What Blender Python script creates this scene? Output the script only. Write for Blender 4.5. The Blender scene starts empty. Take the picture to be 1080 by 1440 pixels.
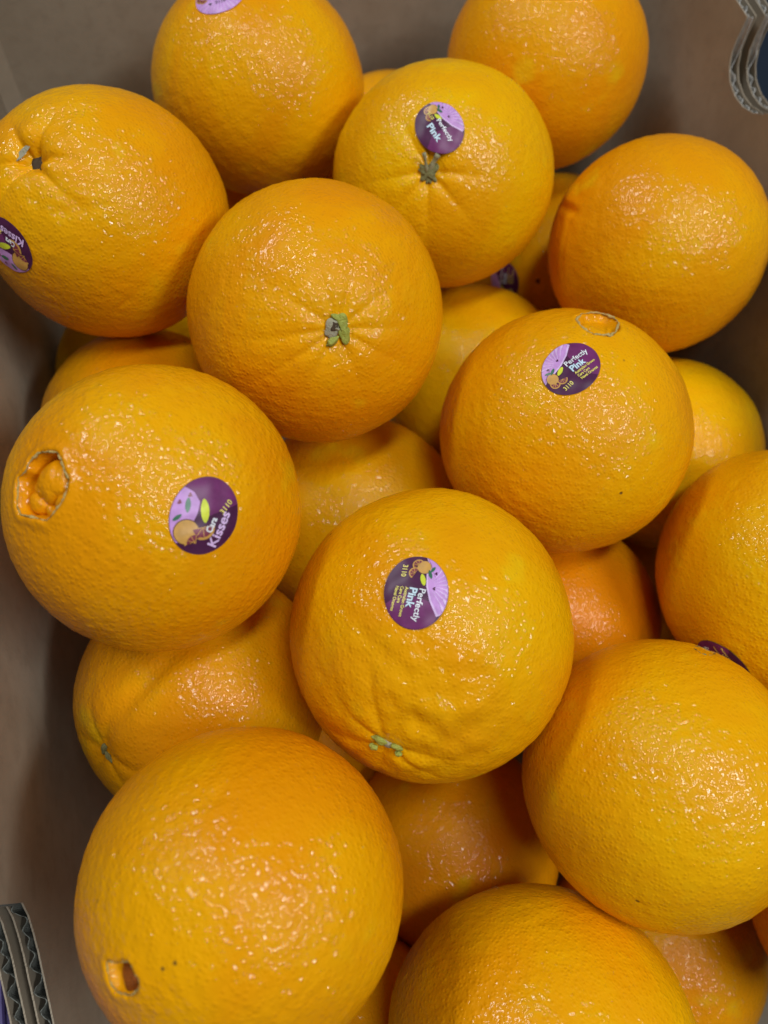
import bpy, math, random
import numpy as np
from mathutils import Matrix, Vector

# ------------------------------------------------------------------ camera, light, exposure
sc = bpy.context.scene
F, CX, CY = 1081.0, 540.0, 720.0                      # focal length and centre of the 1080 x 1440 photograph
M = np.array([[0.96858796, -0.18014256, 0.17142349],  # camera frame (right, down, forward) -> carton frame (right, away, up)
              [-0.23407975, -0.8931576, 0.38402628],
              [0.08392872, -0.41209, -0.90726942]])
FLOOR = -372.0                                        # carton floor below the lens, mm
CAM = np.array([0.0, 0.0, -FLOOR]) * 0.001
cd = bpy.data.cameras.new('camera'); cam = bpy.data.objects.new('camera', cd); sc.collection.objects.link(cam)
R3 = np.array([M[:, 0], -M[:, 1], -M[:, 2]]).T
mw = Matrix.Identity(4)
for i in range(3):
    for j in range(3): mw[i][j] = R3[i, j]
    mw[i][3] = CAM[i]
cam.matrix_world = mw
cd.sensor_fit = 'VERTICAL'; cd.sensor_height = 36.0; cd.sensor_width = 27.0; cd.lens = F / 1440.0 * 36.0
cd.clip_start = 0.01; cd.clip_end = 50
cd.dof.use_dof = True; cd.dof.focus_distance = 0.205; cd.dof.aperture_fstop = 11.0
sc.camera = cam
w = bpy.data.worlds.new('World'); sc.world = w; w.use_nodes = True
bg = w.node_tree.nodes['Background']; bg.inputs[0].default_value = (0.86, 0.93, 1.0, 1); bg.inputs[1].default_value = 0.06

def lamp(name, d, dist, size, power, col, target=(0.06, 0.11, 0.16)):
    l = bpy.data.lights.new(name, 'AREA'); l.shape = 'RECTANGLE'; l.size, l.size_y = size; l.energy = power; l.color = col
    o = bpy.data.objects.new(name, l); sc.collection.objects.link(o)
    t = Vector(target); v = Vector(d).normalized(); o.location = t + v * dist
    o.rotation_euler = v.to_track_quat('Z', 'Y').to_euler()
    return o
lamp('ceiling_lamp', (0.46, -0.42, 0.79), 1.7, (0.70, 0.20), 14.5, (0.93, 0.97, 1.0))
lamp('ceiling_lamp', (0.06, -0.10, 0.98), 1.7, (0.70, 0.17), 12, (0.93, 0.97, 1.0))
lamp('ceiling_lamp', (-0.42, 0.46, 0.78), 1.9, (0.75, 0.18), 13, (0.93, 0.97, 1.0))
sc.view_settings.view_transform = 'Standard'; sc.view_settings.look = 'None'
sc.view_settings.exposure = -0.14; sc.view_settings.gamma = 1.0; sc.view_settings.use_curve_mapping = False
sc.cycles.use_denoising = True

# ------------------------------------------------------------------ helpers
def W(cam_mm):                                         # camera-frame mm -> world metres
    return (M @ np.asarray(cam_mm, float)) * 0.001 + CAM
def link(name, me, parent=None, mat=None, smooth=True):
    o = bpy.data.objects.new(name, me); sc.collection.objects.link(o)
    if mat: me.materials.append(mat)
    if smooth: me.polygons.foreach_set('use_smooth', [True] * len(me.polygons))
    if parent: o.parent = parent
    return o
def mesh(name, v, f):
    me = bpy.data.meshes.new(name); me.from_pydata([tuple(map(float, p)) for p in v], [], f); me.update(); return me
def quads(name, v, f4):                                # fast numpy mesh of quads
    me = bpy.data.meshes.new(name); me.vertices.add(len(v)); me.vertices.foreach_set('co', np.asarray(v, np.float32).ravel())
    n = len(f4); me.loops.add(n * 4); me.loops.foreach_set('vertex_index', np.asarray(f4, np.int32).ravel())
    me.polygons.add(n); me.polygons.foreach_set('loop_start', np.arange(0, n * 4, 4, dtype=np.int32))
    me.update(calc_edges=True); me.validate(); return me
def empty(name, loc):
    o = bpy.data.objects.new(name, None); sc.collection.objects.link(o); o.location = loc; o.empty_display_size = 0.01; return o
def tag(o, label, cat, group=None):
    o['label'] = label; o['category'] = cat
    if group: o['group'] = group
class NT:
    def __init__(s, name):
        s.m = bpy.data.materials.new(name); s.m.use_nodes = True; s.t = s.m.node_tree
        s.b = s.t.nodes['Principled BSDF']
    def n(s, typ, **k):
        x = s.t.nodes.new(typ)
        for a, v in k.items():
            if a[0] == '_': setattr(x, a[1:], v)
        return x
    def l(s, a, b): s.t.links.new(a, b)
    def val(s, sock, v):
        if hasattr(v, 'is_output'): s.l(v, sock)
        else: sock.default_value = v
    def math(s, op, a, b=0.0, clamp=False):
        x = s.n('ShaderNodeMath', _operation=op); x.use_clamp = clamp; s.val(x.inputs[0], a); s.val(x.inputs[1], b); return x.outputs[0]
    def noise(s, co, scale, detail=2.0, rough=0.5, dist=0.0):
        x = s.n('ShaderNodeTexNoise'); s.l(co, x.inputs['Vector']); x.inputs['Scale'].default_value = scale
        x.inputs['Detail'].default_value = detail; x.inputs['Roughness'].default_value = rough; x.inputs['Distortion'].default_value = dist
        return x.outputs['Fac']
    def vor(s, co, scale, feature='F1', out='Distance', smooth=None):
        x = s.n('ShaderNodeTexVoronoi', _feature=feature); s.l(co, x.inputs['Vector']); x.inputs['Scale'].default_value = scale
        if smooth is not None: x.inputs['Smoothness'].default_value = smooth
        return x.outputs[out]
    def ramp(s, fac, lo, hi, a=0.0, b=1.0):
        x = s.n('ShaderNodeMapRange', _interpolation_type='SMOOTHSTEP'); s.l(fac, x.inputs[0])
        for i, v in enumerate((lo, hi, a, b)): x.inputs[i + 1].default_value = v
        return x.outputs[0]
    def mix(s, fac, a, b):
        x = s.n('ShaderNodeMix', _data_type='RGBA'); s.val(x.inputs[0], fac)
        for i, v in ((6, a), (7, b)):
            if hasattr(v, 'is_output'): s.l(v, x.inputs[i])
            else: x.inputs[i].default_value = (*v, 1)
        return x.outputs[2]
    def bump(s, h, dist, strength=1.0, normal=None):
        x = s.n('ShaderNodeBump'); s.l(h, x.inputs['Height']); x.inputs['Distance'].default_value = dist; x.inputs['Strength'].default_value = strength
        if normal: s.l(normal, x.inputs['Normal'])
        return x.outputs[0]
    def coord(s, seed=0.0):
        c = s.n('ShaderNodeTexCoord'); a = s.n('ShaderNodeVectorMath', _operation='ADD'); s.l(c.outputs['Object'], a.inputs[0])
        a.inputs[1].default_value = (seed * 0.371, seed * 0.173, seed * 0.257); return a.outputs[0]
def flat(name, col, rough=0.45, spec=0.5, bump=None):
    t = NT(name); t.b.inputs['Roughness'].default_value = rough; t.b.inputs['Specular IOR Level'].default_value = spec
    co = t.coord(3.0); nz = t.noise(co, 420, 4, 0.6)
    f = t.ramp(nz, 0.3, 0.7, 0.0, 1.0)
    t.l(t.mix(f, tuple(c * 0.86 for c in col), tuple(min(1, c * 1.1) for c in col)), t.b.inputs['Base Color'])
    if bump: t.l(t.bump(t.noise(co, bump[0], 3, 0.6), bump[1]), t.b.inputs['Normal'])
    return t.m

def peel_material(seed, hue, wet, gloss, pore):
    """hue 0 = deep orange, 1 = golden yellow"""
    t = NT('orange_peel'); co = t.coord(seed)
    deep, gold = np.array((0.79, 0.225, 0.001)), np.array((0.83, 0.43, 0.001))
    hue = min(1.0, max(0.0, 0.54 + (hue - 0.45) * 1.25)); base = deep * (1 - hue) + gold * hue
    big = t.noise(co, 26, 3, 0.55, 0.4)
    c = t.mix(t.ramp(big, 0.34, 0.70), tuple(base * np.array((0.97, 0.86, 1))), tuple(base * np.array((1.02, 1.12, 1))))
    c = t.mix(t.ramp(t.noise(co, 60, 2, 0.5), 0.62, 0.80, 0, 0.6), c, (0.78, 0.50, 0.006))              # yellow patches
    cell = t.vor(co, 880 * pore)
    c = t.mix(t.ramp(cell, 0.05, 0.26, 0.40, 0.0), c, tuple(base * np.array((0.86, 0.70, 0.6))))            # oil glands
    sp = t.vor(co, 95)
    speck = t.math('MULTIPLY', t.ramp(sp, 0.03, 0.07, 1, 0), t.ramp(big, 0.57, 0.62))
    c = t.mix(speck, c, (0.16, 0.075, 0.012))
    t.l(c, t.b.inputs['Base Color'])
    lump = t.noise(co, 480, 2, 0.6); fine = t.noise(co, 1300, 1, 0.5)
    dome = t.ramp(cell, 0.0, 0.62, 1.0, 0.0)
    h = t.math('ADD', t.math('MULTIPLY', dome, 0.40), t.math('MULTIPLY', fine, 0.28))
    h = t.math('ADD', h, t.math('MULTIPLY', lump, 0.36))
    t.l(t.bump(h, 0.00026), t.b.inputs['Normal'])
    # thin wax and water film with a smoother relief of its own: lamps break up into glints, sharper where it is wet
    film = t.ramp(big, 0.60 - 0.30 * wet, 0.68 - 0.22 * wet)
    lump2 = t.noise(co, 700, 0, 0.5)
    h2 = t.math('ADD', t.math('MULTIPLY', dome, 0.20), t.math('MULTIPLY', lump2, t.math('ADD', t.math('MULTIPLY', film, 0.80), 0.72)))
    t.l(t.bump(h2, 0.00050), t.b.inputs['Coat Normal'])
    t.b.inputs['Roughness'].default_value = 0.40; t.b.inputs['Specular IOR Level'].default_value = 0.06
    t.b.inputs['Coat Weight'].default_value = min(1.0, gloss * 0.64)
    t.l(t.math('SUBTRACT', 0.10, t.math('MULTIPLY', film, 0.07)), t.b.inputs['Coat Roughness'])
    t.b.inputs['Coat IOR'].default_value = 1.55
    return t.m

MAT = {}
def board_material():
    t = NT('cardboard'); co = t.coord(1.0)
    mp = t.n('ShaderNodeMapping'); t.l(co, mp.inputs[0]); mp.inputs['Scale'].default_value = (1, 1, 0.12)
    fib = t.noise(mp.outputs[0], 900, 4, 0.65); blot = t.noise(co, 22, 4, 0.6); mid = t.noise(co, 160, 4, 0.6)
    c = t.mix(t.ramp(blot, 0.3, 0.7), (0.295, 0.240, 0.170), (0.365, 0.305, 0.225))
    c = t.mix(t.ramp(mid, 0.45, 0.75, 0, 0.35), c, (0.235, 0.185, 0.13))
    c = t.mix(t.ramp(fib, 0.5, 0.8, 0, 0.3), c, (0.36, 0.28, 0.21))
    t.l(c, t.b.inputs['Base Color']); t.b.inputs['Roughness'].default_value = 0.78; t.b.inputs['Specular IOR Level'].default_value = 0.25
    t.l(t.bump(t.math('ADD', t.math('MULTIPLY', fib, 0.4), mid), 0.00012), t.b.inputs['Normal'])
    return t.m
MAT['board'] = board_material()
MAT['cut'] = flat('cut_cardboard_edge', (0.52, 0.50, 0.46), 0.9, 0.1, (1500, 0.0003))
MAT['shaded_cut'] = flat('painted_shade_fluting', (0.155, 0.16, 0.14), 0.9, 0.1, (1500, 0.0003))  # left wall fluting: shade on the cut edge put into its colour
MAT['ground'] = flat('dark_blue_floor', (0.012, 0.020, 0.034), 0.6, 0.3)
MAT['purple_print'] = flat('purple_print', (0.085, 0.06, 0.20), 0.5, 0.4)
# sticker inks
MAT['plum'] = flat('plum_ink', (0.075, 0.014, 0.058), 0.36, 0.3)
MAT['wine'] = flat('wine_ink', (0.165, 0.028, 0.125), 0.36, 0.3)
MAT['lilac'] = flat('lilac_ink', (0.58, 0.30, 0.66), 0.36, 0.3)
MAT['pale'] = flat('pale_lilac_ink', (0.72, 0.50, 0.80), 0.36, 0.3)
MAT['white'] = flat('white_ink', (0.86, 0.88, 0.92), 0.35)
MAT['sky'] = flat('pale_blue_ink', (0.62, 0.80, 0.90), 0.35)
MAT['yellow'] = flat('yellow_ink', (0.86, 0.74, 0.16), 0.35)
MAT['black'] = flat('black_ink', (0.02, 0.01, 0.025), 0.35)
MAT['tan'] = flat('tan_ink', (0.62, 0.33, 0.07), 0.35)
MAT['flesh'] = flat('red_flesh_ink', (0.22, 0.03, 0.06), 0.35)
MAT['leafink'] = flat('green_ink', (0.03, 0.14, 0.07), 0.35)
MAT['lime'] = flat('lime_ink', (0.66, 0.72, 0.04), 0.4, 0.3)
MAT['brown'] = flat('brown_ink', (0.10, 0.03, 0.02), 0.35)
# stems
MAT['sepal'] = flat('green_sepal', (0.34, 0.36, 0.055), 0.55, 0.4, (1800, 0.0004))
MAT['sepal_dark'] = flat('olive_sepal', (0.20, 0.19, 0.07), 0.6, 0.3, (1800, 0.0004))
MAT['stalk'] = flat('dry_stalk', (0.33, 0.31, 0.17), 0.7, 0.2, (1600, 0.0004))
MAT['pith'] = flat('grey_pith', (0.36, 0.33, 0.22), 0.75, 0.2, (1800, 0.0004))
MAT['pale_rim'] = flat('torn_rind_edge', (0.55, 0.40, 0.14), 0.7, 0.2, (1800, 0.0004))
MAT['hole_brown'] = flat('dark_hole_brown', (0.30, 0.075, 0.008), 0.5, 0.3, (1500, 0.0004))  # dark inside of a navel hole, put into the colour
MAT['dark_pit'] = flat('dark_pit', (0.075, 0.05, 0.03), 0.8, 0.1)

# ------------------------------------------------------------------ the carton
XL, XR, YB, YN, TOP = -74.5, 207.8, 348.0, -170.0, -168.0      # inner faces and rim, mm below the lens
def P(x, y, z): return (x * 0.001, y * 0.001, (z - FLOOR) * 0.001)
ground_z = FLOOR - 12
me = mesh('floor', [P(-3000, -3000, ground_z), P(3000, -3000, ground_z), P(3000, 3000, ground_z), P(-3000, 3000, ground_z)], [(0, 1, 2, 3)])
g = link('floor', me, None, MAT['ground'], False); g['kind'] = 'structure'

box = empty('cardboard_box', P((XL + XR) / 2, (YB + YN) / 2, FLOOR))
tag(box, 'open brown corrugated cardboard box filled with oranges', 'box')
BO = np.array(box.location)
def rim_profile(knots, a0, a1, step=1.2):
    """top edge of a board along its length: list of (a, z); knots = notch outline from one side to the other"""
    top = [(a, TOP) for a in np.arange(a0, a1 + 1e-6, 6.0)]
    if not knots: return top
    lo, hi = min(k[0] for k in knots), max(k[0] for k in knots)
    pts = [p for p in top if p[0] < lo - 0.5] + [(lo - 0.3, TOP)]
    ks = sorted(knots)
    fine = np.arange(ks[0][0], ks[-1][0], 0.45)
    zs = np.interp(fine, [k[0] for k in ks], [k[1] for k in ks])
    pts += list(zip(fine, zs)) + [(ks[-1][0], ks[-1][1]), (ks[-1][0] + 0.3, TOP)] + [p for p in top if p[0] > hi + 0.8]
    return pts
rng = random.Random(5)
def sheet(prof, x_of, th, axis, zbot, jitter=0.0):
    """a thin upright sheet: outline prof (a, ztop); x_of(a) = its offset; th its thickness outward"""
    v, f = [], []
    for a, z in prof:
        z = z + rng.uniform(-jitter, jitter)
        for off in (0.0, th):
            x = x_of(a) + off
            for zz in (zbot, z):
                v.append(P(x, a, zz) if axis == 'x' else P(a, x, zz))
    v = np.array(v) - BO
    for i in range(len(prof) - 1):
        a, b = i * 4, i * 4 + 4
        f += [(a, b, b + 1, a + 1), (a + 2, a + 3, b + 3, b + 2), (a + 1, b + 1, b + 3, a + 3), (a, a + 2, b + 2, b)]
    n = len(prof) * 4
    f += [(0, 1, 3, 2), (n - 4, n - 2, n - 1, n - 3)]
    return v, f
def board(name, x0, sign, axis, prof, zbot, gap=3.2, pitch=5.4):
    """corrugated board: two paper liners and the fluting between them"""
    L = 0.45
    wob = lambda a: 0.35 * math.sin(a * 0.045 + x0) + 0.2 * math.sin(a * 0.11)
    v1, f1 = sheet(prof, lambda a: x0 + wob(a) * 0.5, sign * L, axis, zbot, 0.12)
    v2, f2 = sheet(prof, lambda a: x0 + wob(a) * 0.5 + sign * (gap + L), sign * L, axis, zbot, 0.12)
    me = mesh(name, list(v1) + list(v2), f1 + [tuple(i + len(v1) for i in q) for q in f2])
    o = link(name, me, box, MAT['board'], False)
    a0, a1 = prof[0][0], prof[-1][0]
    aa = np.arange(a0, a1, 0.45); pz = np.interp(aa, [p[0] for p in prof], [p[1] for p in prof]) - 0.5
    fp = list(zip(aa, pz))
    ph = rng.uniform(0, 6)
    v, f = sheet(fp, lambda a: x0 + wob(a) * 0.5 + sign * (L + gap * 0.5 + (gap * (0.34 + 0.10 * math.sin(a * 0.31 + ph))) * math.sin(a * 2 * math.pi / pitch + ph + 1.3 * math.sin(a * 0.17) + 0.6 * math.sin(a * 0.41 + 1)) * (1.0 - 0.5 * max(0.0, math.sin(a * 0.23 + 2.0)) ** 2) - 0.15), sign * 0.3, axis, max(zbot, TOP - 110), 0.55)
    link('fluting', mesh('fluting', v, f), o, MAT['shaded_cut' if x0 < 0 and axis == 'x' else 'cut'], False)
    return o
notch_r = [(236.6, -168.6), (236.4, -174.2), (235.4, -180.0), (232.6, -184.5), (228.5, -187.4), (222.2, -188.7), (215.7, -188.2), (209.4, -186.0), (204.7, -182.8), (201.8, -180.3), (200.2, -175), (199.8, -168.6)]
notch_l = [(8.4, -200.0), (8.1, -228.5), (5.0, -232.9), (0.5, -236.6), (-4.9, -240.3), (-11.1, -243.7), (-17.5, -247.2), (-22.8, -249.8), (-40, -256), (-62, -258), (-84, -256), (-101, -249.8), (-119, -240), (-129, -232), (-132, -228), (-132.4, -200)]
pr = rim_profile(notch_r, YN, YB); pl = rim_profile(notch_l, YN, YB); pb = rim_profile([], XL + 6, XR - 6)
board('side_panel', XR, 1, 'x', pr, FLOOR)
board('outer_panel', XR + 7.4, 1, 'x', pr, FLOOR)
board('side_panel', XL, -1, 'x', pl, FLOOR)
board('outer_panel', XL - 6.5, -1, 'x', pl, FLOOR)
board('end_panel', YB, 1, 'y', pb, FLOOR)
board('end_panel', YN, -1, 'y', pb, FLOOR)
# folded corner tabs
for (xa, ya), (xb, yb) in (((XL - 0.2, YB - 7), (XL + 7, YB + 0.2)), ((XR + 0.2, YB - 7), (XR - 7, YB + 0.2)), ((XL - .2, YN + 7), (XL + 7, YN - .2)), ((XR + .2, YN + 7), (XR - 7, YN - .2))):
    nx, ny = (0.35 if xa < 0 else -0.35), (-0.35 if ya > 0 else 0.35)
    v = [P(xa, ya, FLOOR), P(xb, yb, FLOOR), P(xb, yb, TOP - 1), P(xa, ya, TOP - 1)]
    v += [(p[0] + nx * 1e-3, p[1] + ny * 1e-3, p[2]) for p in v]
    link('corner_tab', mesh('corner_tab', np.array(v) - BO, [(0, 1, 2, 3), (7, 6, 5, 4), (0, 4, 5, 1), (1, 5, 6, 2), (2, 6, 7, 3), (3, 7, 4, 0)]), box, MAT['board'], False)
v = [P(x, y, z) for z in (FLOOR - 6, FLOOR - 0.5) for x, y in ((XL - 10, YN - 4), (XR + 13, YN - 4), (XR + 13, YB + 4), (XL - 10, YB + 4))]
link('bottom_panel', mesh('bottom_panel', np.array(v) - BO, [(3, 2, 1, 0), (4, 5, 6, 7), (0, 1, 5, 4), (1, 2, 6, 5), (2, 3, 7, 6), (3, 0, 4, 7)]), box, MAT['board'], False)

# the purple printed carton standing against the box
pc = empty('purple_carton', P(-150, -60, ground_z)); tag(pc, 'purple printed carton standing just outside the box, at the lower left corner', 'carton')
PO = np.array(pc.location)
def cuboid(name, x0, x1, y0, y1, z0, z1, mat, par, org):
    v = [P(x, y, z) for z in (z0, z1) for x, y in ((x0, y0), (x1, y0), (x1, y1), (x0, y1))]
    o = link(name, mesh(name, np.array(v) - org, [(3, 2, 1, 0), (4, 5, 6, 7), (0, 1, 5, 4), (1, 2, 6, 5), (2, 3, 7, 6), (3, 0, 4, 7)]), par, mat, False)
    b = o.modifiers.new('bevel', 'BEVEL'); b.width = 0.0012; b.segments = 2
    return o
cuboid('carton_body', -300, -88.5, -200, 90, ground_z + .5, -262, MAT['purple_print'], pc, PO)
cuboid('top_flap', -298, -196, -198, 88, -261.6, -258.5, MAT['purple_print'], pc, PO)
cuboid('top_flap', -193, -90.5, -198, 88, -261.6, -258.5, MAT['purple_print'], pc, PO)

# ------------------------------------------------------------------ oranges: centre and half-axes in the camera frame, mm
D={
 'A1':[[-49.02, -166.62, 302.99], [41.16, 38.84, 40.0]],
 'A2':[[-91.7, -97.7, 255.69], [39.6, 38.75, 39.17]],
 'A3':[[21.96, -124.69, 288.1], [40.8, 39.04, 39.92]],
 'A4':[[66.44, -184.29, 317.3], [40.47, 39.59, 40.03]],
 'A5':[[102.77, -99.86, 291.67], [39.84, 39.13, 39.48]],
 'A6':[[-21.3, -62.35, 243.88], [39.9, 40.08, 39.99]],
 'A7':[[59.01, -26.08, 253.57], [40.38, 39.62, 40.0]],
 'A8':[[-59.39, -1.09, 202.63], [37.43, 37.4, 37.41]],
 'A9':[[13.0, 33.97, 217.19], [39.42, 40.58, 40.0]],
 'A10':[[79.75, 76.96, 222.51], [38.97, 39.8, 39.39]],
 'A11':[[-33.59, 89.8, 184.77], [38.2, 36.9, 37.55]],
 'A12':[[43.53, 146.7, 214.9], [42.54, 38.25, 40.39]],
 'A13':[[128.56, 20.48, 252.02], [37.27, 40.87, 39.07]],
 'B1':[[-89.83, -30.44, 296.74], [39.68, 39.68, 39.68]],
 'B1b':[[-113.13, -65.51, 363.67], [39.13, 39.13, 39.13]],
 'B2':[[37.65, -57.92, 335.05], [40.1, 40.1, 40.1]],
 'B3':[[-11.6, 2.8, 302.67], [42.6, 40.6, 40.1]],
 'B4':[[-58.5, 59.15, 252.12], [40.29, 40.29, 40.29]],
 'B5':[[64.67, 41.8, 297.37], [40.03, 40.03, 40.03]],
 'B6':[[27.04, 128.59, 297.51], [39.99, 39.99, 39.99]],
 'B7':[[103.09, 166.26, 294.61], [39.87, 39.87, 39.87]],
 'B8':[[-13.0, 184.6, 259.0], [39.97, 39.97, 39.97]],
 'B9':[[113.4, -23.97, 315.25], [38.93, 38.93, 38.93]],
 'B10':[[106.64, 36.64, 365.7], [39.93, 39.93, 39.93]],
 'B11':[[153.55, 119.43, 233.63], [39.72, 39.72, 39.72]],
 'B12':[[82.11, -122.89, 377.53], [40.03, 40.03, 40.03]],
 'B13':[[3.29, -169.12, 373.95], [40.08, 40.08, 40.08]],
 'B14':[[-84.9, -149.82, 374.32], [40.01, 40.01, 40.01]],
}
def cube_sphere(n):
    if n in cube_sphere.c: return cube_sphere.c[n]
    t = np.tan(np.linspace(-math.pi / 4, math.pi / 4, n + 1)); a, b = np.meshgrid(t, t, indexing='ij'); o = np.ones_like(a)
    vs, fs, k = [], [], 0
    idx = np.arange((n + 1) ** 2).reshape(n + 1, n + 1)
    for p in ((o, a, b), (-o, b, a), (b, o, a), (a, -o, b), (a, b, o), (b, a, -o)):
        vs.append(np.stack(p, -1).reshape(-1, 3))
        fs.append(np.stack([idx[:-1, :-1], idx[1:, :-1], idx[1:, 1:], idx[:-1, 1:]], -1).reshape(-1, 4) + k); k += (n + 1) ** 2
    v = np.concatenate(vs); f = np.concatenate(fs); v /= np.linalg.norm(v, axis=1)[:, None]
    key = np.round(v, 6); _, first, inv = np.unique(key, axis=0, return_index=True, return_inverse=True)
    cube_sphere.c[n] = (v[first], inv.ravel()[f]); return cube_sphere.c[n]
cube_sphere.c = {}
def waves(d, seed, k, f0, f1):
    r = np.random.default_rng(seed); s = np.zeros(len(d))
    for i in range(k):
        q = r.normal(size=3); q /= np.linalg.norm(q); s += np.sin(d @ q * r.uniform(f0, f1) + r.uniform(0, 6.283))
    return s / math.sqrt(k)
def sstep(x, a, b):
    t = np.clip((x - a) / (b - a), 0, 1); return t * t * (3 - 2 * t)

class Orange:
    def __init__(s, key, label, hue=0.5, wet=0.3, gloss=0.55, pore=1.0, n=72, lumps=0.35, feats=(), group='oranges in the cardboard box', many=False):
        c, ax = D[key]; s.c = np.array(c); s.ax = np.array(ax); s.R = float(np.mean(ax)); s.cw = W(c); s.seed = abs(hash_(key)); s.lumps = lumps; s.feats = []
        s.key = key
        for ft in feats: s.feats.append(s.prep(ft))
        v, f = cube_sphere(n); r = s.rad(v, True)
        base = s.cw - np.array((0, 0, s.R * 0.001))
        pts = v * r[:, None] * 0.001 + (s.cw - base)
        m = peel_material(s.seed % 97 * 0.1, hue, wet, gloss, pore)
        me = quads('peel' if many else 'orange', pts, f)
        if many:
            s.root = empty('orange', base); s.peel = link('peel', me, s.root, m)
        else:
            s.root = s.peel = link('orange', me, None, m); s.root.location = base
        s.off = s.cw - base
        tag(s.root, label, 'orange', group)
    def hit(s, px, py):
        """direction (carton frame) from the centre to the point of the skin seen at a pixel"""
        q = np.array([(px - CX) / F, (py - CY) / F, 1.0]); a = (q / s.ax) @ (q / s.ax); b = -2 * (q / s.ax) @ (s.c / s.ax); cc = (s.c / s.ax) @ (s.c / s.ax) - 1
        disc = max(0.0, b * b - 4 * a * cc); t = (-b - math.sqrt(disc)) / (2 * a)
        d = M @ (q * t - s.c); return d / np.linalg.norm(d)
    def frame(s, d, ux, uy):
        """tangent frame at d: U follows the picture direction (ux, uy) (y down), V a quarter turn left of it"""
        u = M @ np.array([ux, uy, 0.0]); u -= d * (u @ d); u /= np.linalg.norm(u); return u, np.cross(d, u)
    def prep(s, ft):
        ft = dict(ft); d = s.hit(*ft['at']); ft['d'] = d; ft['u'], ft['v'] = s.frame(d, 1, 0)
        if 'outline' in ft:
            pol = []
            for p in ft['outline']:
                h = s.hit(*p); pol.append((math.atan2(h @ ft['v'], h @ ft['u']), math.acos(max(-1, min(1, h @ d)))))
            ft['pol'] = sorted(pol)
        return ft
    def ell(s, v):
        dc = v @ M; return 1.0 / np.sqrt(((dc / s.ax) ** 2).sum(-1))
    def rad(s, v, fine=False, feats=True):
        r = s.ell(v)
        r = r + s.lumps * (0.55 * waves(v, s.seed, 5, 2, 5) + 0.35 * waves(v, s.seed + 1, 8, 8, 14))
        if fine: r = r + 0.05 * waves(v, s.seed + 2, 14, 40, 70) + 0.035 * waves(v, s.seed + 3, 14, 80, 120)
        if feats:
            for ft in s.feats:
                al = np.arccos(np.clip(v @ ft['d'], -1, 1)); a, b = v @ ft['u'], v @ ft['v']; ph = np.arctan2(b, a)
                k = ft['kind']
                if k == 'hole':
                    p = ft['pol']; xs = [q[0] for q in p]; ys = [q[1] for q in p]
                    xs = [xs[-1] - 2 * math.pi] + xs + [xs[0] + 2 * math.pi]; ys = [ys[-1]] + ys + [ys[0]]
                    rho = np.interp(ph, xs, ys); q = (rho - al) * s.R
                    front = v @ ft['d'] > 0.3
                    r = r - np.where(front, ft['depth'] * sstep(q, -0.2, ft.get('edge', 1.6)), 0)
                    r = r + np.where(front, ft.get('lip', 0.3) * np.exp(-((q + 0.9) / 1.3) ** 2), 0)
                    for (qx, qy, rr, hh) in ft.get('lobes', ()):
                        h = s.hit(qx, qy); ang = np.arccos(np.clip(v @ h, -1, 1)) * s.R
                        r = r + np.where(q > 0.2, hh * np.sqrt(np.clip(1 - (ang / rr) ** 2, 0, 1)), 0)
                elif k == 'stem':        # dimple with radial creases
                    wd = ft.get('width', 0.45)
                    r = r - ft.get('dip', 1.0) * np.exp(-(al / ft.get('dipw', 0.16)) ** 2)
                    nn = ft.get('n', 9); jit = 0.5 * np.sin(2 * ph + s.seed) + 0.4 * np.sin(3 * ph + 1.3)
                    cr = np.abs(np.sin(nn * 0.5 * ph + jit)) ** 0.6
                    fade = sstep(al, 0.03, 0.10) * np.exp(-(al / wd) ** 2)
                    r = r - ft.get('amp', 0.7) * (1 - cr) * fade
                elif k == 'dent':
                    ca, sa = math.cos(ft['rot']), math.sin(ft['rot']); x = (a * ca + b * sa) * s.R; y = (-a * sa + b * ca) * s.R
                    x = x + ft.get('bend', 0) * y * y
                    r = r - np.where(v @ ft['d'] > 0, ft['depth'] * np.exp(-(x / ft['sx']) ** 2 - (y / ft['sy']) ** 2), 0)
                elif k == 'lumpy':
                    m = np.exp(-(al / ft['width']) ** 2); r = r + ft['amp'] * m * (waves(v, s.seed + 9, 9, 14, 30) + 0.5 * waves(v, s.seed + 8, 9, 30, 55))
        return r
    def wrap(s, d, U, V, uv, h, feats=False):
        """flat artwork (mm, tangent plane) laid on the skin, lifted by h mm"""
        uv = np.asarray(uv, float); dd = d[None] * s.R + uv[:, :1] * U[None] + uv[:, 1:2] * V[None]; dd /= np.linalg.norm(dd, axis=1)[:, None]
        return dd * (s.rad(dd, False, feats) + h)[:, None] * 0.001 + s.off
def hash_(k): return sum((i + 3) * ord(ch) * 7 for i, ch in enumerate(k))

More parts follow.
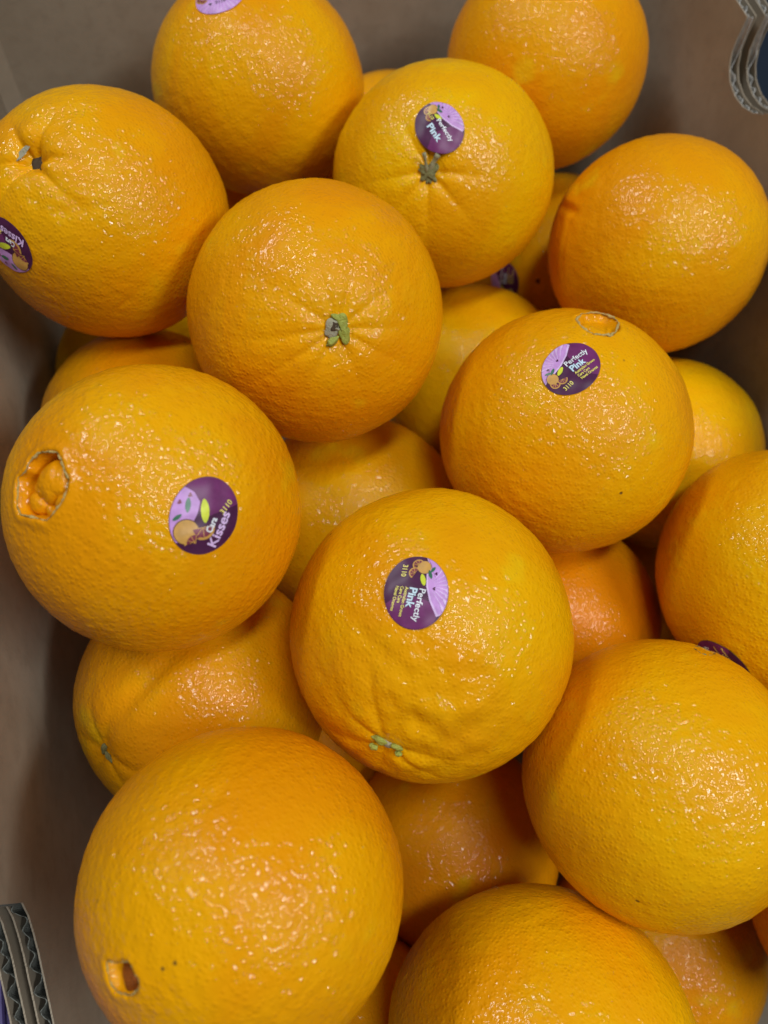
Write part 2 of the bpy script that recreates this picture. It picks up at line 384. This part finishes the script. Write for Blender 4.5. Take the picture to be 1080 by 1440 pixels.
# ------------------------------------------------------------------ stickers
def disc_grid(a, b, wob=0.0, rings=11, seg=64):
    v = [(0, 0)]; f = []
    for i in range(1, rings + 1):
        for j in range(seg):
            t = 2 * math.pi * j / seg; k = i / rings; v.append((a * k * math.cos(t), b * k * math.sin(t)))
    for j in range(seg): f.append((0, 1 + j, 1 + (j + 1) % seg))
    for i in range(rings - 1):
        for j in range(seg):
            p = 1 + i * seg; f.append((p + j, p + seg + j, p + seg + (j + 1) % seg, p + (j + 1) % seg))
    return v, f
def text_mesh(body, size, bold=0.0, shear=0.0):
    cu = bpy.data.curves.new('lettering', 'FONT'); cu.body = body; cu.size = size; cu.offset = bold; cu.shear = shear; cu.resolution_u = 3
    ob = bpy.data.objects.new('lettering', cu); sc.collection.objects.link(ob)
    me = bpy.data.meshes.new_from_object(ob.evaluated_get(bpy.context.evaluated_depsgraph_get()))
    v = np.array([tuple(x.co) for x in me.vertices]); f = [tuple(p.vertices) for p in me.polygons]
    bpy.data.objects.remove(ob); bpy.data.meshes.remove(me); bpy.data.curves.remove(cu)
    return v[:, :2], f
def grid_fill(poly, rings=6, lim=None):
    """filled outline: edge points every 0.7 mm, rings towards the centroid; lim = stay inside that share of the sticker oval"""
    p = []
    for i in range(len(poly)):
        q0, q1 = np.array(poly[i], float), np.array(poly[(i + 1) % len(poly)], float); m = max(1, int(np.linalg.norm(q1 - q0) / 0.7))
        p += [q0 + (q1 - q0) * k / m for k in range(m)]
    if lim:
        p = [q if math.hypot(q[0] / SA, q[1] / SB) <= lim else q * lim / math.hypot(q[0] / SA, q[1] / SB) for q in p]
    p = np.array(p); c = p.mean(0); n = len(p); v = [tuple(c)]; f = []
    ext = np.linalg.norm(p - c, axis=1).max(); rings = max(1, min(rings, int(ext / 0.8) + 1))
    for k in range(1, rings + 1): v += [tuple(c + (q - c) * k / rings) for q in p]
    for j in range(n):
        f.append((0, 1 + j, 1 + (j + 1) % n))
        for r in range(rings - 1):
            a, b = 1 + r * n, 1 + (r + 1) * n; f.append((a + j, b + j, b + (j + 1) % n, a + (j + 1) % n))
    return v, f
def circ(cx, cy, r, seg=22, a0=0.0, a1=2 * math.pi, ry=None):
    full = abs(a1 - a0 - 2 * math.pi) < 1e-6
    return [(cx + r * math.cos(a0 + (a1 - a0) * j / (seg if full else seg - 1)), cy + (ry or r) * math.sin(a0 + (a1 - a0) * j / (seg if full else seg - 1))) for j in range(seg)]
def leafp(cx, cy, l, wd, rot, seg=9):
    t = np.linspace(0, math.pi, seg); up = [(-l * math.cos(x), wd * math.sin(x) ** 1.3) for x in t]; dn = [(-l * math.cos(x), -wd * math.sin(x) ** 1.3) for x in t[::-1][1:-1]]
    c, s_ = math.cos(rot), math.sin(rot); return [(cx + x * c - y * s_, cy + x * s_ + y * c) for x, y in up + dn]
def heart(cx, cy, r):
    return [(cx + r * math.sin(t) ** 3, cy + r * (0.81 * math.cos(t) - 0.31 * math.cos(2 * t) - 0.12 * math.cos(3 * t) - 0.06 * math.cos(4 * t))) for t in np.linspace(0, 2 * math.pi, 20, endpoint=False)]
SA, SB = 9.1, 7.7                                      # sticker half-axes, mm
def sticker(o, px, py, ux, uy, kind, label, scale=1.0, tilt=None):
    d = o.hit(px, py)
    if tilt is not None: d = d + M @ np.array([0, 0, tilt]); d /= np.linalg.norm(d)
    U, V = o.frame(d, ux, uy)
    # the picture's y runs down, so keep V on the left of U as one reads it
    vis = M.T @ V; uis = M.T @ U
    if uis[0] * vis[1] - uis[1] * vis[0] > 0: V = -V
    def put(name, vf, h, mat, par):
        v, f = vf; v = np.asarray(v, float) * scale
        wr = 0.06 * np.sin(v[:, 0] * 0.9 + v[:, 1] * 0.7) + 0.05 * np.sin(v[:, 0] * 0.4 - v[:, 1] * 1.1 + 1)
        p = o.wrap(d, U, V, v, h + wr)
        me = mesh(name, p, f); ob = link(name, me, par, mat)
        nrm = np.mean([tuple(q.normal) for q in me.polygons], axis=0)
        if nrm @ d < 0: me.flip_normals()
        return ob
    H0, H1, H2, H3, H4 = 0.30, 0.35, 0.40, 0.45, 0.50
    def word(body, u, v, size, mat, rot=0.0, bold=0.0, width=None, h=H4):
        vv, ff = text_mesh(body, size, bold)
        vv = vv - vv[:, :].min(0) * np.array((1, 0))
        if width: vv[:, 0] *= width / vv[:, 0].max()
        c, s_ = math.cos(rot), math.sin(rot); vv = np.stack([u + vv[:, 0] * c - vv[:, 1] * s_, v + vv[:, 0] * s_ + vv[:, 1] * c], 1)
        put('lettering', (vv, ff), h, MAT[mat], st)
    def slice_(cx, cy, r, a0, a1):
        put('printed_slice', grid_fill(circ(cx, cy, r, 14, a0, a1)), H2, MAT['tan'], st)
        put('printed_flesh', grid_fill(circ(cx, cy, r * 0.78, 14, a0 + .05, a1 - .05)), H3, MAT['flesh'], st)
        for t in np.linspace(a0, a1, 5)[1:-1]:
            c, s_ = math.cos(t), math.sin(t); wv = 0.07
            put('printed_line', ([(cx - s_ * wv, cy + c * wv), (cx + s_ * wv, cy - c * wv), (cx + c * r * .75 + s_ * wv, cy + s_ * r * .75 - c * wv), (cx + c * r * .75 - s_ * wv, cy + s_ * r * .75 + c * wv)], [(0, 1, 2, 3)]), H4, MAT['tan'], st)
    def fruit(cx, cy, r):
        put('printed_outline', grid_fill(circ(cx, cy, r * 1.08), lim=0.985), H1 + 0.02, MAT['brown'], st)
        put('printed_orange', grid_fill(circ(cx, cy, r), lim=0.985), H2, MAT['tan'], st)
    if kind == 'kisses':
        st = put('sticker', disc_grid(SA, SB), H0, MAT['plum'], o.root)
        put('purple_panel', grid_fill([(0, -0.5), (9, -9), (12, 0), (9, 5), (4.6, 9), (2.0, 5.5), (0.5, 3)], lim=0.985), H1 - 0.02, MAT['wine'], st)
        put('lilac_panel', grid_fill([(3.9, 8), (3.6, 4.4), (2.2, 2.4), (-0.5, 1.8), (-3.8, 1.8), (-8, 2.6), (-10, 4), (-8, 7), (-4, 9), (0, 9)], lim=0.985), H1, MAT['lilac'], st)
        fruit(-5.1, 2.1, 2.75)
        slice_(-6.4, -0.9, 2.5, -0.2, 2.3); slice_(-2.6, -0.6, 2.8, 2.2, 5.4)
        put('printed_leaf', grid_fill(leafp(0.4, 4.5, 1.7, 0.62, 0.35)), H2, MAT['leafink'], st)
        put('printed_leaf', grid_fill(leafp(-3.1, 5.4, 1.2, 0.45, -0.5)), H2, MAT['leafink'], st)
        put('printed_leaf', grid_fill(leafp(0.9, 0.6, 2.7, 0.95, 0.5)), H2, MAT['lime'], st)
        for q in ((0.2, 6.4), (2.6, 5.0)): put('printed_heart', grid_fill(heart(q[0], q[1], 0.55)), H2, MAT['flesh'], st)
        word('Kisses', -5.4, -5.5, 3.1, 'pale', 0.06, 0.075, 8.4)
        word('Cara', -2.9, -2.9, 2.1, 'white', 0.05, 0.055, 3.5)
        word('3110', 2.0, -3.6, 1.75, 'yellow', -0.22, 0.03, 3.6)
    elif kind in ('pink', 'pink_short'):
        st = put('sticker', disc_grid(SA, SB), H0, MAT['plum'], o.root)
        put('purple_panel', grid_fill([(0.5, -3), (5, -10), (12, -2), (8, 4.5), (5.5, 5.2), (2.2, 3.0)], lim=0.985), H1 - 0.02, MAT['wine'], st)
        put('white_line', grid_fill([(-9.2, 2.2), (-5, 2.2), (-1.2, 2.35), (2.2, 3.3), (5.8, 5.1), (4, 9), (0, 9), (-5, 8), (-9.5, 5)], lim=0.985), H1, MAT['pale'], st)
        put('lilac_panel', grid_fill([(-9.2, 2.6), (-5, 2.6), (-1.3, 2.75), (2.0, 3.7), (5.3, 5.5), (4, 9), (0, 9), (-5, 8), (-9.5, 5)], lim=0.985), H1 + 0.03, MAT['lilac'], st)
        for k in range(9):
            a = 0.35 + k * 0.27; c, s_ = math.cos(a), math.sin(a); p0 = np.array((-1.5, 2.9))
            q0 = p0 + 1.4 * np.array((c, s_)); q1 = p0 + 9 * np.array((c, s_)); nn = np.array((-s_, c))
            if a < 0.55: continue
            put('printed_ray', grid_fill([q0 + nn * .03, q0 - nn * .03, q1 - nn * .22, q1 + nn * .22], lim=0.97), H2, MAT['pale'], st)
        fruit(-6.1, 1.6, 1.65); slice_(-6.7, 0.2, 1.5, 2.4, 5.4); slice_(-4.5, -0.5, 1.5, 2.6, 5.8)
        put('printed_leaf', grid_fill(leafp(-4.3, 3.1, 1.15, 0.42, 0.3)), H3, MAT['leafink'], st)
        put('printed_leaf', grid_fill(leafp(-5.6, 3.7, 0.9, 0.36, -0.6)), H3, MAT['leafink'], st)
        put('printed_leaf', grid_fill(leafp(-2.9, 1.5, 1.5, 0.6, 0.25)), H3, MAT['lime'], st)
        for q in ((-4.6, 4.5), (-0.8, 4.2)): put('printed_heart', grid_fill(heart(q[0], q[1], 0.42)), H3, MAT['plum'], st)
        if kind == 'pink':
            word('Perfectly', -0.7, 0.9, 2.15, 'white', -0.17, 0.03, 7.9)
            word('Pink', -0.9, -1.35, 2.6, 'sky', -0.17, 0.075, 4.9)
            word('Australian Grown', -1.0, -2.45, 1.12, 'yellow', -0.17, 0.024, 7.2)
            word('Cara Cara', -1.1, -3.6, 1.12, 'yellow', -0.17, 0.024, 4.1)
            word('Navel Oranges', -1.1, -4.75, 1.12, 'yellow', -0.17, 0.024, 6.0)
            word('3110', -6.6, -3.5, 1.75, 'yellow', -0.10, 0.03, 3.1)
        else:
            word('Perfectly', -2.2, 0.4, 1.9, 'white', -0.06, 0.035, 8.4)
            word('Pink', -2.6, -3.2, 2.9, 'sky', -0.04, 0.085, 6.4)
            word('3110', -6.2, -0.6, 1.5, 'yellow', -0.05, 0.03, 3.0)
    elif kind == 'lilac':
        st = put('sticker', disc_grid(SA, SB), H0, MAT['lilac'], o.root)
        put('white_panel', grid_fill([(-5.3, 9), (-5.2, 2), (-4.7, -0.6), (-3.8, 1.5), (-1.5, 3.5), (3, 4.5), (6, 6), (3, 9)], lim=0.985), H1, MAT['sky'], st)
        for k in range(13):
            a = -math.pi + 0.35 + k * 0.2; c, s_ = math.cos(a), math.sin(a); p0 = np.array((0.4, 0.5)); nn = np.array((-s_, c))
            q0 = p0 + 2.6 * np.array((c, s_)); q1 = p0 + 11 * np.array((c, s_))
            put('printed_ray', grid_fill([q0 + nn * .04, q0 - nn * .04, q1 - nn * .25, q1 + nn * .25], lim=0.97), H1, MAT['pale'], st)
        slice_(-7.0, 0.6, 1.7, 2.0, 5.2); slice_(-5.7, -0.3, 1.7, 2.6, 5.8)
        word('Kisses', -4.4, 0.2, 3.3, 'black', 0.02, 0.07, 9.2); word('Kisses', -4.3, 0.25, 3.2, 'pale', 0.02, -0.005, 9.0, H4 + 0.05)
        put('printed_heart', grid_fill(heart(-3.4, -3.3, 0.55)), H3, MAT['black'], st)
        word('3110', -1.5, -3.8, 1.5, 'black', 0.05, 0.02, 3.6)
    if label: st['label'] = label
    return st

# ------------------------------------------------------------------ stems and navels
def blob(o, name, px, py, rx, ry, rh, rot, mat, lift=0.2, par=None, seed=0, rough=0.16):
    """small organic lump on the skin; sizes in mm, rot in the picture (clockwise)"""
    d = o.hit(px, py); U, V = o.frame(d, math.cos(rot), math.sin(rot))
    v, f = cube_sphere(9); k = 1 + rough * waves(v, seed + 77, 5, 3, 7)
    p = v * k[:, None] * np.array((rx, ry, rh)); r0 = float(o.rad(d[None], False, True)[0]) + lift
    q = (d[None] * r0 + p[:, :1] * U + p[:, 1:2] * V + p[:, 2:] * d) * 0.001 + o.off
    return link(name, quads(name, q, f), par or o.root, mat)
def stalk(o, name, p0, p1, r0, r1, h0, h1, mat, par=None):
    """short twig from the skin at pixel p0 to above the skin at pixel p1"""
    A = o.hit(*p0); B = o.hit(*p1); a = A * (o.rad(A[None], False, True)[0] + h0); b = B * (o.rad(B[None])[0] + h1)
    t = (b - a) / np.linalg.norm(b - a); s_ = np.cross(t, A); s_ /= np.linalg.norm(s_); q = np.cross(t, s_)
    v, f, n, m = [], [], 10, 6
    for i in range(m + 1):
        k = i / m; c = a + (b - a) * k + q * 0.25 * math.sin(k * 3.1); r = r0 + (r1 - r0) * k + 0.12 * math.sin(k * 9)
        if i == m: r *= 1.15
        for j in range(n): v.append(c + (s_ * math.cos(2 * math.pi * j / n) + q * math.sin(2 * math.pi * j / n)) * r * (1 + 0.12 * math.sin(3 * j)))
    for i in range(m):
        for j in range(n): f.append((i * n + j, i * n + (j + 1) % n, (i + 1) * n + (j + 1) % n, (i + 1) * n + j))
    f.append(tuple(m * n + j for j in range(n)))
    return link(name, mesh(name, np.array(v) * 0.001 + o.off, f), par or o.root, mat)
def rim(o, outline, r, mat, lift=0.0, name='navel_rim', seed=1):
    """ragged torn edge that follows an outline of pixels"""
    rr = random.Random(seed); pts = [o.hit(*p) for p in outline]; ring = []
    for i in range(len(pts)):
        for k in range(5):
            d = pts[i] * (1 - k / 5) + pts[(i + 1) % len(pts)] * (k / 5); d /= np.linalg.norm(d); ring.append(d)
    c = np.mean(ring, axis=0); c /= np.linalg.norm(c); v, f, n, m = [], [], len(ring), 6
    for i, d in enumerate(ring):
        out = d - c; out -= d * (out @ d); out /= np.linalg.norm(out); base = d * (o.ell(d[None])[0] + lift + rr.uniform(-0.15, 0.15)); q = r * (0.75 + 0.6 * math.sin(i * 0.55 + seed) * math.sin(i * 0.23)) * rr.uniform(0.6, 1.3)
        for j in range(m): a = 2 * math.pi * j / m; v.append(base + (out * math.cos(a) * 1.0 + d * math.sin(a) * 0.8) * q + out * rr.uniform(-.22, .22))
    for i in range(n):
        for j in range(m): f.append((i * m + j, i * m + (j + 1) % m, ((i + 1) % n) * m + (j + 1) % m, ((i + 1) % n) * m + j))
    return link(name, mesh(name, np.array(v) * 0.001 + o.off, f), o.root, mat)
def z(box_, scale, pts): return [(box_[0] + x / scale, box_[1] + y / scale) for x, y in pts]

# ------------------------------------------------------------------ top layer
o = Orange('A1', 'orange at the top edge with a lilac sticker cut off by the frame', 0.52, 0.75, 0.6, feats=(), many=True)
sticker(o, 309, -6, 1, -0.13, 'lilac', 'lilac sticker with Kisses and 3110 in black')
o = Orange('A2', 'large orange at the upper left with a deep furrowed stem pit', 0.50, 0.9, 0.65, n=90, lumps=0.45, many=True, feats=(
    dict(kind='stem', at=(33, 218), dip=6.5, dipw=0.12, n=6, amp=2.8, width=0.36), dict(kind='lumpy', at=(60, 200), width=0.5, amp=0.35),
    dict(kind='dent', at=(175, 428), rot=0.5, sx=3, sy=0.8, depth=0.35)))
sticker(o, 12, 345, -0.82, -0.57, 'kisses', 'plum sticker half turned away at the left edge')
blob(o, 'stem_scar', 34, 220, 2.0, 3.0, 0.8, 0.35, MAT['dark_pit'], 0.2, None, 4, 0.35)
blob(o, 'pith_web', 19, 209, 3.2, 1.0, 0.35, -0.55, MAT['pith'], 0.05, None, 2, 0.35)
o = Orange('A3', 'orange with a dry forked stem beside its sticker', 0.72, 0.35, 0.55, n=90, many=True, feats=(
    dict(kind='stem', at=(602, 240), dip=2.4, dipw=0.16, n=8, amp=1.5, width=0.42),))
sticker(o, 618, 178, 0.58, 0.81, 'pink_short', 'round plum and lilac sticker reading Perfectly Pink')
b = blob(o, 'stem', 602, 240, 2.6, 2.0, 1.3, 0.2, MAT['sepal_dark'], 0.2)
for i, (x, y, rot) in enumerate(((594, 238, 0.6), (609, 237, -0.6), (596, 247, 2.4), (606, 247, 0.9), (601, 251, 1.6))): blob(o, 'sepal', x, y, 1.7, 1.15, 0.6, rot, MAT['sepal_dark'], 0.45, b, i, 0.3)
stalk(o, 'stalk', (600, 241), (597.5, 217), 0.5, 0.55, 0.8, 3.0, MAT['stalk'], b); stalk(o, 'stalk', (604, 236), (616, 218), 0.8, 0.75, 0.8, 3.0, MAT['stalk'], b)
o = Orange('A4', 'plain orange at the top right, cut off by the upper frame edge', 0.38, 0.6, 0.58)
o = Orange('A5', 'plain orange by the right wall with a folded dent in its left side', 0.50, 0.45, 0.6, n=90, many=True, feats=(
    dict(kind='dent', at=(797, 292), rot=0.35, sx=1.6, sy=6, depth=2.4), dict(kind='dent', at=(790, 360), rot=0.1, sx=1.3, sy=9, depth=0.8), dict(kind='lumpy', at=(800, 300), width=0.4, amp=0.25)))
sticker(o, 990, 486, 0.85, -0.5, 'pink', 'sticker peeking out under the orange', 1.0, 0.20)
o = Orange('A6', 'orange with a green stem button facing up, in the middle of the upper half', 0.42, 0.6, 0.55, n=90, many=True, feats=(
    dict(kind='stem', at=(475, 463), dip=2.0, dipw=0.20, n=10, amp=0.85, width=0.55), dict(kind='lumpy', at=(430, 350), width=0.5, amp=0.14)))
b = blob(o, 'stem', 468, 462, 2.1, 2.6, 0.9, 0.3, MAT['pith'], 0.7)
blob(o, 'stem_core', 470, 460, 0.9, 1.2, 0.4, 0.2, MAT['dark_pit'], 1.4, b, 1, 0.35); blob(o, 'stem_core', 475, 463, 0.7, 0.35, 0.4, 0.2, MAT['pith'], 1.6, b)
for i, (x, y, rx, ry, rot, mt) in enumerate(((479, 448, 2.1, 1.4, 0.2, 'sepal'), (486, 470, 1.5, 2.4, -0.1, 'sepal'), (468, 481, 1.9, 1.0, -0.6, 'sepal'), (484, 458, 1.2, 1.6, 0.2, 'sepal'))): blob(o, 'sepal', x, y, rx, ry, 0.9, rot, MAT[mt], 0.8, b, i + 5, 0.24)
A7R = z((740, 420), 7.2, [(505, 215), (560, 165), (650, 148), (780, 158), (880, 200), (935, 250), (905, 340), (850, 380), (760, 372), (680, 368), (600, 325), (540, 270)])
o = Orange('A7', 'orange right of centre with a ringed navel above its sticker', 0.50, 0.85, 0.6, n=100, many=True, feats=(
    dict(kind='hole', at=(840, 457), outline=A7R, depth=2.4, edge=1.2, lip=0.35, lobes=((843, 461, 3.5, 1.3), (828, 452, 2.2, 0.9))),))
rim(o, A7R, 0.42, MAT['pale_rim'], 0.25); sticker(o, 803, 517, 0.64, -0.77, 'pink', 'plum and lilac sticker reading Perfectly Pink, creased')
A8R = z((0, 600), 8.31, [(205, 820), (220, 600), (310, 510), (350, 400), (450, 310), (545, 290), (665, 300), (725, 390), (755, 510), (810, 620), (765, 810), (700, 915), (630, 1010), (545, 1095), (465, 1075), (370, 1055), (250, 1030), (205, 930)])
o = Orange('A8', 'big orange on the left with an open navel hole and a sticker', 0.46, 0.9, 0.65, 0.9, n=130, many=True, feats=(
    dict(kind='hole', at=(61, 684), outline=A8R, depth=7.5, edge=1.3, lip=0.5),))
rim(o, A8R, 0.26, MAT['pale_rim'], 0.05)
for i, (x, y, rx, ry, rh, lift) in enumerate(((63, 676, 5.0, 5.4, 4.6, 3.0), (53, 677, 4.4, 4.6, 4.0, 2.8), (75, 675, 3.8, 4.8, 4.3, 3.0), (43, 686, 3.4, 2.6, 2.6, 3.0), (39, 708, 3.8, 2.6, 2.8, 3.6), (80, 705, 1.9, 2.4, 2.0, 4.6), (62, 723, 3.6, 1.6, 2.6, 3.2))):
    blob(o, 'navel_segment', x, y, rx, ry, rh, 0.1 * i, o.peel.data.materials[0], lift, None, 11 + i, 0.06)
sticker(o, 288, 725, 0.5, -0.86, 'kisses', 'plum and lilac sticker reading Cara Kisses 3110')
o = Orange('A9', 'orange in the centre front with a sticker and a small green stem below it', 0.55, 0.5, 0.6, n=100, lumps=0.4, many=True, feats=(
    dict(kind='stem', at=(541, 1050), dip=1.6, dipw=0.13, n=7, amp=0.9, width=0.5), dict(kind='lumpy', at=(590, 1010), width=0.60, amp=0.42)))
sticker(o, 585, 832, -0.03, 1.0, 'pink', 'plum and lilac sticker reading Perfectly Pink, its text running downwards')
b = blob(o, 'stem', 541, 1051, 2.0, 0.9, 0.6, 0.3, MAT['pith'], 0.4)
for i, (x, y, rx, ry, rot) in enumerate(((532, 1044.5, 1.9, 1.1, 0.3), (556, 1055, 1.6, 0.8, 0.35), (524, 1052, 1.1, 0.8, 0.3), (560, 1062, 0.9, 0.7, 0.5))): blob(o, 'sepal', x, y, rx, ry, 0.7, rot, MAT['sepal'], 0.5, b, i + 20)
o = Orange('A10', 'large orange at the lower right with a faint ring scar at its top', 0.58, 0.5, 0.6, n=90, many=True, feats=(dict(kind='stem', at=(998, 915), dip=0.8, dipw=0.08, n=5, amp=0.3, width=0.2),))
rim(o, [(974, 910), (984, 907), (998, 911), (1007, 918), (1000, 922), (986, 919)], 0.22, MAT['sepal_dark'], -0.1, 'ring_scar', 4)
A11R = z((120, 1320), 9.82, [(280, 310), (430, 335), (610, 320), (670, 470), (730, 560), (735, 690), (640, 790), (520, 770), (400, 710), (330, 560), (305, 430)])
o = Orange('A11', 'very large orange in the lower left corner with a small dark navel', 0.44, 0.7, 0.6, 0.9, n=110, many=True, feats=(
    dict(kind='hole', at=(174, 1377), outline=A11R, depth=8.5, edge=1.3, lip=0.3, lobes=()), dict(kind='stem', at=(300, 1122), dip=0.35, dipw=0.06, n=5, amp=0.25, width=0.14)))
rim(o, A11R, 0.15, MAT['pale_rim'], -0.1)
blob(o, 'dark_navel_fill', 176, 1381, 3.6, 4.6, 2.2, 0.1, MAT['hole_brown'], 4.6, None, 3, 0.22)  # brown lumps added to make the hole dark inside
blob(o, 'dark_navel_fill', 184, 1386, 1.6, 2.6, 1.8, 0.1, MAT['hole_brown'], 5.6, None, 6, 0.2)
o = Orange('A12', 'orange cut off by the bottom frame edge', 0.60, 0.5, 0.6, n=90, feats=(dict(kind='stem', at=(775, 1290), dip=0.4, dipw=0.07, n=5, amp=0.2, width=0.15),))
o = Orange('A13', 'orange cut off by the right frame edge, its sticker half hidden below', 0.66, 0.35, 0.55, n=80, many=True)
sticker(o, 1015, 933, -0.85, -0.5, 'pink', 'plum sticker half hidden behind the orange in front')

# ------------------------------------------------------------------ lower layer
for key, label, hue, wet, gloss, feats in (
    ('B1', 'shaded orange squeezed between the furrowed orange and the open-navel orange on the left', 0.40, 0.3, 0.5, ()),
    ('B1b', 'dark yellowish orange deepest by the left wall, below the furrowed orange', 0.85, 0.1, 0.4, ()),
    ('B2', 'yellow orange underneath, between the green-stem orange and the ringed-navel orange', 0.80, 0.5, 0.55, ()),
    ('B3', 'orange underneath, above the centre front orange', 0.62, 0.7, 0.6, ()),
    ('B5', 'reddish orange underneath, right of the centre front orange', 0.28, 0.7, 0.42, ()),
    ('B6', 'glistening reddish orange underneath, below the centre front orange', 0.24, 1.0, 0.55, ()),
    ('B7', 'glistening orange under the large lower right orange, at the bottom edge', 0.36, 1.0, 0.62, ()),
    ('B8', 'sliver of an orange between the two bottom oranges', 0.40, 0.4, 0.5, ()),
    ('B9', 'bright yellow orange underneath against the right wall', 0.95, 0.2, 0.5, ()),
    ('B10', 'dark shaded orange deep in the gap behind the ringed-navel orange', 0.45, 0.2, 0.4, ()),
    ('B11', 'sliver of a reddish orange at the lower right frame edge', 0.20, 0.3, 0.5, ()),
    ('B13', 'sliver of an orange against the back wall, between two top oranges', 0.40, 0.3, 0.5, ()),
    ('B14', 'dark sliver of an orange in the gap below the lilac-stickered orange', 0.60, 0.2, 0.4, ())):
    Orange(key, label, hue, wet, gloss, n=56, feats=feats)
D['B15'] = [[-30.02, 93.76, 326.38], [34.0, 34.0, 34.0]]
D['B16'] = [[-50.37, 35.6, 351.98], [33.0, 33.0, 33.0]]
Orange('B16', 'dark sliver of an orange deep between the left big orange and the centre front orange', 0.35, 0.0, 0.02, n=40)
Orange('B15', 'dark orange deepest in the gap left of and below the centre front orange', 0.35, 0.0, 0.02, n=40)
o = Orange('B4', 'shaded orange by the left wall below the open-navel orange, with a furrow', 0.50, 0.75, 0.6, n=72, many=True, feats=(
    dict(kind='dent', at=(190, 975), rot=-0.75, sx=3.0, sy=16, depth=1.5), dict(kind='stem', at=(141, 1058), dip=1.6, dipw=0.14, n=6, amp=1.0, width=0.35)))
b = blob(o, 'stem', 141, 1056, 1.0, 1.7, 0.8, 0.3, MAT['sepal_dark'], 0.5); blob(o, 'sepal', 149, 1067, 1.6, 0.8, 0.6, 0.9, MAT['sepal_dark'], 0.4, b, 3)
o = Orange('B12', 'dim orange in the gap behind, with a sticker and a tiny navel', 0.60, 0.2, 0.45, n=64, many=True, feats=(dict(kind='stem', at=(756, 396), dip=1.2, dipw=0.10, n=6, amp=0.4, width=0.2),))
sticker(o, 709, 396, 0.2, -0.95, 'pink', 'dim plum and lilac sticker in the shade')
blob(o, 'navel', 756, 396, 1.0, 1.0, 0.4, 0, MAT['brown'], 0.1)
